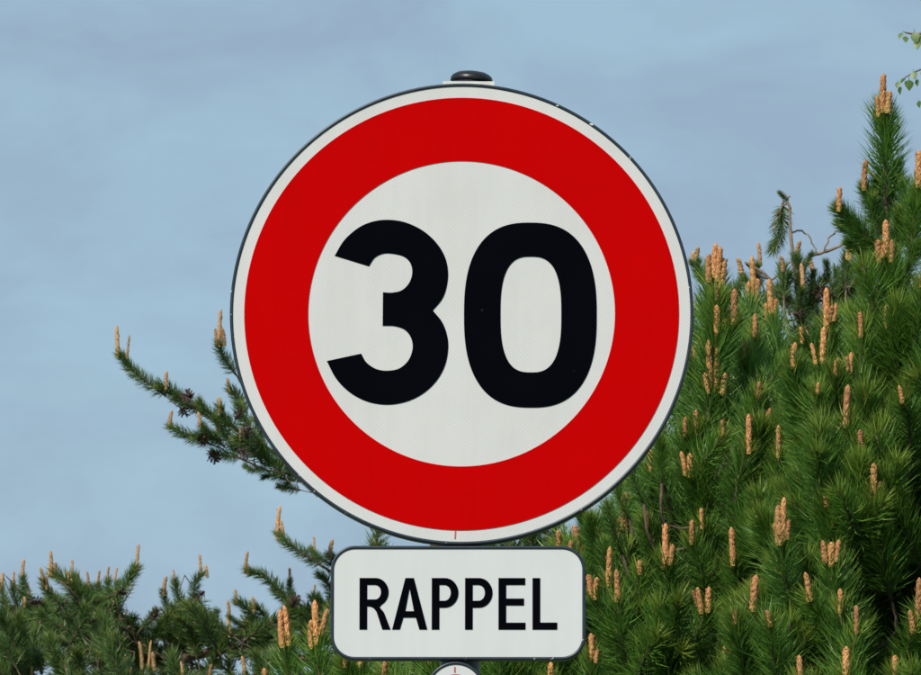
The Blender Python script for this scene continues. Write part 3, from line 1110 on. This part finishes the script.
far_limb(pine_c, [(120, 655, .3), (105, 620, .2), (112, 604, .1), (122, 592, .1)], DC, 0.012, 0.006)
far_limb(pine_c, [(240, 649, .3), (205, 628, .2), (188, 612, .1), (196, 598, .1)], DC, 0.013, 0.006)
far_limb(pine_c, [(205, 653, .3), (175, 625, .4), (160, 607, .4)], DC, 0.012, 0.006)
far_limb(pine_c, [(240, 649, .2), (250, 628, 0), (240, 615, 0)], DC, 0.012, 0.006)
far_limb(pine_c, [(60, 640, .4), (40, 610, .5), (24, 592, .5)], DC, 0.012, 0.006)
far_limb(pine_c, [(430, 760, 0), (300, 720, -.5), (180, 700, -.7), (60, 690, -.7), (-40, 680, -.6)], DC, 0.032, 0.012, 22)
far_limb(pine_c, [(433, 480, 0), (480, 440, .2), (530, 410, .2)], DC, 0.02, 0.006)
far_limb(pine_c, [(430, 640, 0), (500, 600, .3), (560, 580, .4)], DC, 0.02, 0.006)
far_limb(pine_c, [(431, 700, 0), (440, 660, -.8), (430, 630, -1.2)], DC, 0.02, 0.006)
far_limb(pine_c, [(431, 700, 0), (440, 660, .8), (430, 630, 1.2)], DC, 0.02, 0.006)

# foot -> tip of each shoot, then its candles (top x, top y, length)
FS = [
    (166, 396, 121, 356, [(118, 325, 30), (127.5, 335, 22)]), (192, 408, 160, 386, [(166, 371, 17)]),
    (206, 412, 178, 398, []), (225, 424, 200, 402, []),
    (212, 445, 171, 427, [(169.6, 410, 17)]), (236, 375, 219, 344, [(219.4, 309, 36), (216.5, 328, 16), (224.5, 327, 17)]),
    (247, 413, 231, 390, [(230, 378, 15)]), (238, 432, 220, 408, [(220, 396, 16)]), (224, 446, 203, 426, [(200.7, 412, 14)]),
    (246, 446, 222, 432, [(218, 416, 17)]), (262, 462, 238, 438, [(240, 427, 12)]), (275, 468, 252, 436, []), (285, 476, 262, 447, []),
    (268, 470, 246, 466, []), (288, 480, 264, 477, []), (300, 482, 276, 462, []), (290, 474, 284, 488, []), (240, 458, 214, 452, []),
    (258, 440, 240, 408, []), (300, 490, 280, 486, []), (232, 436, 214, 418, []), (256, 452, 232, 446, []), (222, 440, 196, 436, []), (206, 416, 190, 406, []), (262, 445, 256, 420, []),
    (322, 566, 279, 534, [(277, 505, 32), (283, 519, 18)]), (335, 566, 312, 550, [(314.5, 536, 15)]), (345, 575, 330, 556, [(330, 539, 18)]),
    (296, 606, 249, 571, [(245.5, 551, 20), (249, 562, 12)]), (300, 604, 275, 590, [(275, 577, 14)]), (297, 606, 290, 582, [(290, 567, 16)]),
    (325, 622, 313, 598, [(314, 584, 14)]), (330, 632, 300, 610, []), (335, 600, 320, 575, []), (318, 625, 290, 606, []),
    (113, 606, 135, 569, [(136.6, 543.5, 26)]), (118, 612, 108, 582, [(107, 566, 14)]), (120, 610, 117, 584, [(115.5, 567, 12)]),
    (192, 604, 201, 574, [(201, 554, 20), (207, 564, 12)]), (186, 612, 175, 582, [(174, 569, 14)]), (172, 618, 163, 592, [(163.5, 576, 18)]),
    (90, 612, 56, 574, [(51.7, 550, 26), (55.5, 562, 14), (49, 563, 12)]), (92, 616, 74, 580, [(72, 559, 22), (68, 570, 12)]), (96, 616, 80, 586, [(79, 572, 14)]),
    (104, 612, 89, 588, [(89, 571, 17)]), (106, 614, 98, 586, [(98, 570, 14)]), (30, 606, 23, 578, [(22, 559, 16)]), (34, 612, 29, 598, [(29, 582, 14)]),
    (60, 604, 44, 582, [(43, 567, 18), (47, 576, 12)]), (8, 606, 1, 586, [(1, 572, 16)]), (18, 606, 13, 584, [(13, 571, 14)]),
    (100, 668, 75, 647, [(72, 607, 42), (77, 622, 28)]),
    (160, 682, 148, 668, [(149, 640, 28), (142, 641, 26), (154, 652, 18)]), (175, 676, 166, 650, [(165.5, 635, 20)]), (140, 690, 125, 674, [(124, 654, 24), (130, 667, 10)]),
    (196, 690, 182, 676, [(183, 661, 18)]), (225, 668, 213, 660, [(212, 646, 20), (219, 655, 10)]), (254, 682, 246, 672, [(245, 656, 18)]), (40, 690, 31, 676, [(31, 666, 14)]),
    (244, 628, 229, 616, [(229, 600, 14)]), (240, 630, 230, 632, [(229.5, 615, 20)]), (258, 624, 238, 602, [(237, 589, 14)]), (268, 622, 254, 606, [(254, 596, 14)]),
    (264, 640, 247, 645, [(246, 636, 12)]), (214, 688, 210, 674, [(210, 664, 12)]), (60, 618, 50, 604, [(52, 586, 15)]), (70, 624, 55, 616, [(54, 608, 10)]),
    (36, 620, 26, 604, [(25, 596, 10)]), (45, 618, 44, 604, [(45, 596, 9)]), (230, 648, 256, 626, []), (300, 640, 272, 628, [(271, 615, 12)]),
    (320, 650, 296, 640, []), (285, 668, 266, 642, [(266, 630, 12)]), (302, 670, 291, 642, []), (276, 684, 256, 656, []), (322, 668, 306, 640, []), (332, 622, 318, 598, []), (268, 660, 280, 632, []), (340, 640, 328, 612, []), (170, 640, 190, 620, []), (150, 640, 168, 616, []), (200, 634, 216, 612, []), (140, 630, 155, 612, []), (115, 640, 134, 618, []),
    (80, 640, 62, 622, []), (62, 640, 40, 624, []), (30, 650, 10, 634, []), (20, 630, 4, 612, []), (95, 640, 110, 622, []), (240, 655, 258, 650, []),
]
for bx, by, tx, ty, cds in FS:
    best = (1e9, 0)
    for lp in pine_c.limbs:
        for q in lp:
            ux, uy = project(q)
            e = math.hypot(ux - bx, (uy - by) * 0.8)
            if e < best[0]: best = (e, q[1] - DC)
    dd = best[1] + random.uniform(-0.07, 0.03)
    dt = dd + random.uniform(-0.06, 0.04)
    D = DC + dt
    cands = []
    for cx, cy, cl_ in cds:
        t_, b_ = P(cx, cy, D), P(cx + random.uniform(-.5, .5), cy + cl_ + 2, D)
        cands.append((b_, unit(t_ - b_), np.linalg.norm(t_ - b_), (0.85 if cl_ < 16 else 1.0) * random.uniform(0.8, 1.05)))
    pine_c.shoot(pc(bx, by, dd), pc(tx, ty, dt), candles=cands)

SIL_C = ([-60, 0, 40, 60, 100, 118, 128, 140, 152, 165, 195, 206, 226, 240, 290, 330, 360, 420, 480, 560, 640, 700],
         [600, 598, 590, 588, 596, 592, 604, 630, 622, 605, 592, 622, 628, 614, 602, 592, 560, 420, 440, 480, 560, 640])
clear_c = np.array([(175, 656), (190, 653), (205, 651), (220, 650), (235, 649), (25, 632), (40, 636), (55, 640), (128, 622), (70, 662), (255, 668)]
                   )
clear_k = np.array([(cx, cy + cl_ * 0.4) for *_, cds in FS for cx, cy, cl_ in cds])
k = 0
tries = 0
while k < 620 and tries < 9000:
    tries += 1
    p = random.choice(pine_c.limbs[3:])
    b = p[random.randrange(len(p) // 4, len(p))] + rng.normal(0, 0.07, 3) + np.array([0, rng.normal(0, 0.12), 0])
    d = unit(np.array([0, 0, 0.75]) + np.array([-0.3, 0, 0]) + rng.normal(0, 0.4, 3))
    L = random.uniform(0.12, 0.22)
    tip = b + d * L
    qx, qy = project(tip)
    if qy < np.interp(qx, *SIL_C) + 8: continue
    mx_, my_ = project(b)
    if np.min(np.hypot(clear_c[:, 0] - (qx + mx_) / 2, clear_c[:, 1] - (qy + my_) / 2)) < 12: continue
    if b[1] < DC - 0.15 and np.min(np.hypot(clear_k[:, 0] - qx, clear_k[:, 1] - qy)) < 13: continue
    if qx < 345 and qy < 720 and pine_c.count < 290:
        pine_c.shoot(b, tip)
    else:
        vi = random.randrange(2)
        pine_c.items.append((vi, mat_to(b - pine_c.o, d, L / (0.20, 0.16)[vi], 0)))
        if random.random() < 0.5: pine_c.twig(b, d)
    k += 1
for cx, cy, dd in [(188, 396, -.6), (183, 411, -.5), (238, 415, -.6), (247, 433, -.6), (204, 438, -.75), (213, 456, -.7), (243, 453, -.7), (122, 592, -.1), (155, 615, 0), (201, 594, -.1),
                   (35, 602, -.2), (83, 616, -.4), (294, 602, -.4), (92, 620, -.4), (15, 612, -.2), (110, 637, -.3)]:
    o = obj("cone", CONE, pine_c.root)
    o.matrix_local = mat_to(pc(cx, cy, dd) - pine_c.o, rng.normal(0, 1, 3) + np.array([0, -0.5, -0.5]), random.uniform(0.5, 0.78), random.uniform(0, 6))
pine_c.finish(FARFILL_RAW, None)

# ------------------------------------------------------------------ the thin pine with bare hooked twigs, right of the sign
DE = 20.0
pine_e = Pine("thin grey green pine with bare hooked twig between the two bright pines", (812, 330), [(812, 330), (808, 420), (806, 560), (806, 760)], DE, near=False, r0=0.05)
far_limb(pine_e, [(808, 420, 0), (800, 350, 0), (797, 300, -.05), (794, 262, -.05), (791, 232, -.05), (789, 208, -.05), (787, 198, -.05), (790, 196, -.05)], DE, 0.012, 0.0042, 20)
far_limb(pine_e, [(788, 202, -.05), (781, 208, -.05), (776, 218, -.05), (774, 232, -.05)], DE, 0.005, 0.003, 10)
far_limb(pine_e, [(792, 233, -.05), (800, 231, 0), (808, 236, 0), (814, 246, 0), (818, 254, 0)], DE, 0.0045, 0.003, 12)
far_limb(pine_e, [(808, 440, 0), (800, 300, .1), (806, 262, .1), (822, 253, .1), (840, 246, .1), (856, 240, .1), (868, 250, .1)], DE, 0.012, 0.004, 20)
far_limb(pine_e, [(824, 252, .1), (828, 240, .1), (836, 233, .1), (846, 230, .1), (858, 234, .1), (866, 256, .1)], DE, 0.0045, 0.003, 14)
far_limb(pine_e, [(808, 430, 0), (790, 330, .1), (770, 280, .1), (745, 262, .1), (770, 280, .15), (790, 262, .1)], DE, 0.009, 0.004, 16)
far_limb(pine_e, [(808, 430, 0), (770, 350, .2), (730, 300, .2), (698, 275, .2)], DE, 0.009, 0.004, 16)
far_limb(pine_e, [(808, 430, 0), (840, 350, 0), (860, 300, 0), (868, 275, 0)], DE, 0.009, 0.004, 16)
ES = [
    (783, 203, 774, 248, []), (788, 203, 780, 193, []),
    (784, 300, 783, 270, [(783, 256, 14)]), (800, 300, 797, 258, [(797, 241, 15)]), (802, 320, 802, 290, [(803, 263, 27)]), (815, 300, 813, 274, [(813, 259, 15)]),
    (846, 290, 847, 257, [(847, 241, 17), (850, 246, 13)]), (836, 310, 858, 280, []), (826, 300, 836, 270, []), (812, 310, 824, 280, []), (830, 320, 838, 290, []),
    (850, 315, 862, 290, []), (790, 315, 778, 290, []), (806, 330, 790, 300, []), (856, 300, 872, 275, []), (762, 285, 757, 266, [(760, 242, 22)]),
    (700, 280, 692, 263, [(692, 251, 11)]), (704, 284, 698, 262, [(697, 247, 14)]), (730, 300, 742, 276, [(741, 258, 14)]), (770, 300, 790, 275, []),
    (820, 330, 810, 300, []), (845, 330, 850, 305, []), (865, 330, 870, 300, []), (800, 285, 806, 262, []), (830, 285, 826, 262, []), (840, 300, 852, 268, []),
    (760, 300, 745, 280, []), (780, 330, 770, 300, []), (860, 270, 868, 256, []), (806, 268, 812, 254, []),
]
for bx, by, tx, ty, cds in ES:
    dd = random.uniform(-0.15, 0.2)
    if by < 260: dd = -0.05
    cands = []
    for cx, cy, cl_ in cds:
        t_, b_ = P(cx, cy, DE + dd), P(cx, cy + cl_ + 2, DE + dd)
        cands.append((b_, unit(t_ - b_), np.linalg.norm(t_ - b_), 0.9 * random.uniform(0.8, 1.0)))
    pine_e.shoot(P(bx, by, DE + dd), P(tx, ty, DE + dd + random.uniform(-.05, .05)), candles=cands)
for i in range(90):
    p = random.choice(pine_e.limbs[3:])
    b = p[random.randrange(0, len(p) * 2 // 3)] + rng.normal(0, 0.06, 3) + np.array([rng.normal(0, .08), 0, 0])
    d = unit(np.array([0, 0, 0.8]) + rng.normal(0, 0.4, 3))
    if project(b + d * .16)[1] < 300: continue
    pine_e.shoot(b, b + d * random.uniform(0.12, 0.2))
for cx, cy in ((822, 291), (829, 298), (800, 318)):
    o = obj("cone", CONE, pine_e.root)
    o.matrix_local = mat_to(P(cx, cy, DE - .2) - pine_e.o, rng.normal(0, 1, 3), 0.55, 0)
for md_ in pine_e.limb_md:
    obj("branch", md_.mesh("branch", [M_TWIG]), pine_e.root)

# ------------------------------------------------------------------ birch at the right edge
DB = 21.0
bt = P(1290, 700, DB)
birch = obj("birch_tree", None)
birch.location = (bt[0], bt[1], 0)
tag(birch, "birch with small bright green leaves hanging in at the top right corner", "tree")
bo = np.array(birch.location)
md = MD()
trunk = smooth_path([(0, 0, -0.1), (0.02, 0, 1.5), (-0.03, 0.02, 3.2), (0.05, 0, 5.0), (0.08, 0.03, 7.0)], 26)
tube(md, trunk, np.linspace(0.085, 0.012, 26), 12, 0, 0.08)
obj("trunk", md.mesh("trunk", [M_BIRCHBARK]), birch)


def make_leaf(s):
    md_ = MD()
    out = [(0, 0), (0.30, 0.12), (0.42, 0.34), (0.33, 0.60), (0.16, 0.84), (0, 1.05)]
    V, F = [], []
    for i, (w, z) in enumerate(out):
        zz = z * s
        c = 0.05 * s * math.sin(z * 2.6)
        V += [(-w * s, c - 0.10 * w * s, zz), (0, c, zz), (w * s, c - 0.10 * w * s, zz)]
    for i in range(len(out) - 1):
        a = i * 3
        F += [(a, a + 1, a + 4, a + 3), (a + 1, a + 2, a + 5, a + 4)]
    md_.add(V, F, 0, np.array([[rng.random(), 0.1 * rng.random(), 0, 1]] * len(V)), smooth=True)
    tube(md_, smooth_path([(0, 0, -0.35 * s), (0, 0.03 * s, -0.2 * s), (0, 0, 0.03 * s)], 4), 0.0006, 4, 1)
    return md_.mesh("leaf", [M_LEAF, M_BIRCHTWIG])


LEAVES = [make_leaf(0.026), make_leaf(0.024), make_leaf(0.021)]


def leaf(px, py, D, d, s=1.0, roll=None):
    o = obj("leaf", random.choice(LEAVES), birch)
    o.matrix_local = mat_to(P(px, py, D) - bo, d, s, random.uniform(0, 6.28) if roll is None else roll + math.pi / 2)


def bb(pts, r0, r1, D=DB, n=16):
    p = smooth_path([P(x, y, D + dd) - bo for x, y, dd in pts], n)
    md_ = MD()
    tube(md_, p, np.linspace(r0, r1, n), 6, 0)
    obj("branch", md_.mesh("branch", [M_BIRCHTWIG]), birch)
    return p


bb([(1295, 260, 0), (1200, 130, -.1), (1100, 50, -.1), (1010, 25, -.1), (960, 28, -.1), (930, 34, -.1), (912, 34, -.1), (903, 32, -.1)], 0.016, 0.0012, n=26)
bb([(1010, 25, -.1), (965, 50, -.12), (935, 66, -.12), (920, 70, -.12), (908, 76, -.12), (901, 81, -.12)], 0.004, 0.001)
bb([(935, 66, -.12), (928, 80, -.13), (922, 98, -.13)], 0.0015, 0.0008)
bb([(1290, 120, 0), (1220, -20, .1), (1130, -90, .1), (1040, -110, .1), (960, -60, .1)], 0.014, 0.0012)
bb([(1292, 420, 0), (1230, 330, .2), (1150, 290, .2), (1060, 300, .2)], 0.014, 0.0015)
DN = np.array([0, -0.25, -1.0])
for px, py, dx, s, roll in [(902, 33, -0.5, 0.75, .5), (905.5, 36.5, 0.0, 0.95, 0), (914.5, 32.5, 0.15, 1.25, .3), (917, 41, 0.0, 1.05, .2), (921, 35, 0.1, 1.0, .1),
                            (898, 82, -0.1, 0.95, .4), (899.5, 87, 0.1, 0.95, 1.0), (904.5, 78, -0.7, 0.8, .8), (909, 80, 0.0, 1.3, 0), (913.5, 72, 0.1, 0.9, .2), (916.5, 79.5, 0.15, 0.95, .9), (918.5, 101, 0.15, 0.85, .8),
                            (924, 70, 0, 1, .1), (928, 84, 0, 1, .4), (930, 38, 0, 1, 0), (938, 30, 0, 1, .4), (936, 72, 0, 1, .2)]:
    leaf(px, py, DB - 0.13, DN + np.array([dx, rng.normal(0, .12), 0]), s, roll)
for i in range(60):
    t_ = random.random()
    leaf(940 + 220 * t_ + random.uniform(-8, 8), 34 + 30 * t_ + random.uniform(0, 40), DB + random.uniform(-.2, 0), DN + rng.normal(0, .3, 3), random.uniform(.8, 1.2))
    leaf(950 + 180 * t_, -80 + random.uniform(-20, 30), DB + .1, DN + rng.normal(0, .3, 3), random.uniform(.8, 1.2))
    leaf(1060 + 160 * t_, 300 + random.uniform(-15, 40), DB + .2, DN + rng.normal(0, .3, 3), random.uniform(.8, 1.2))
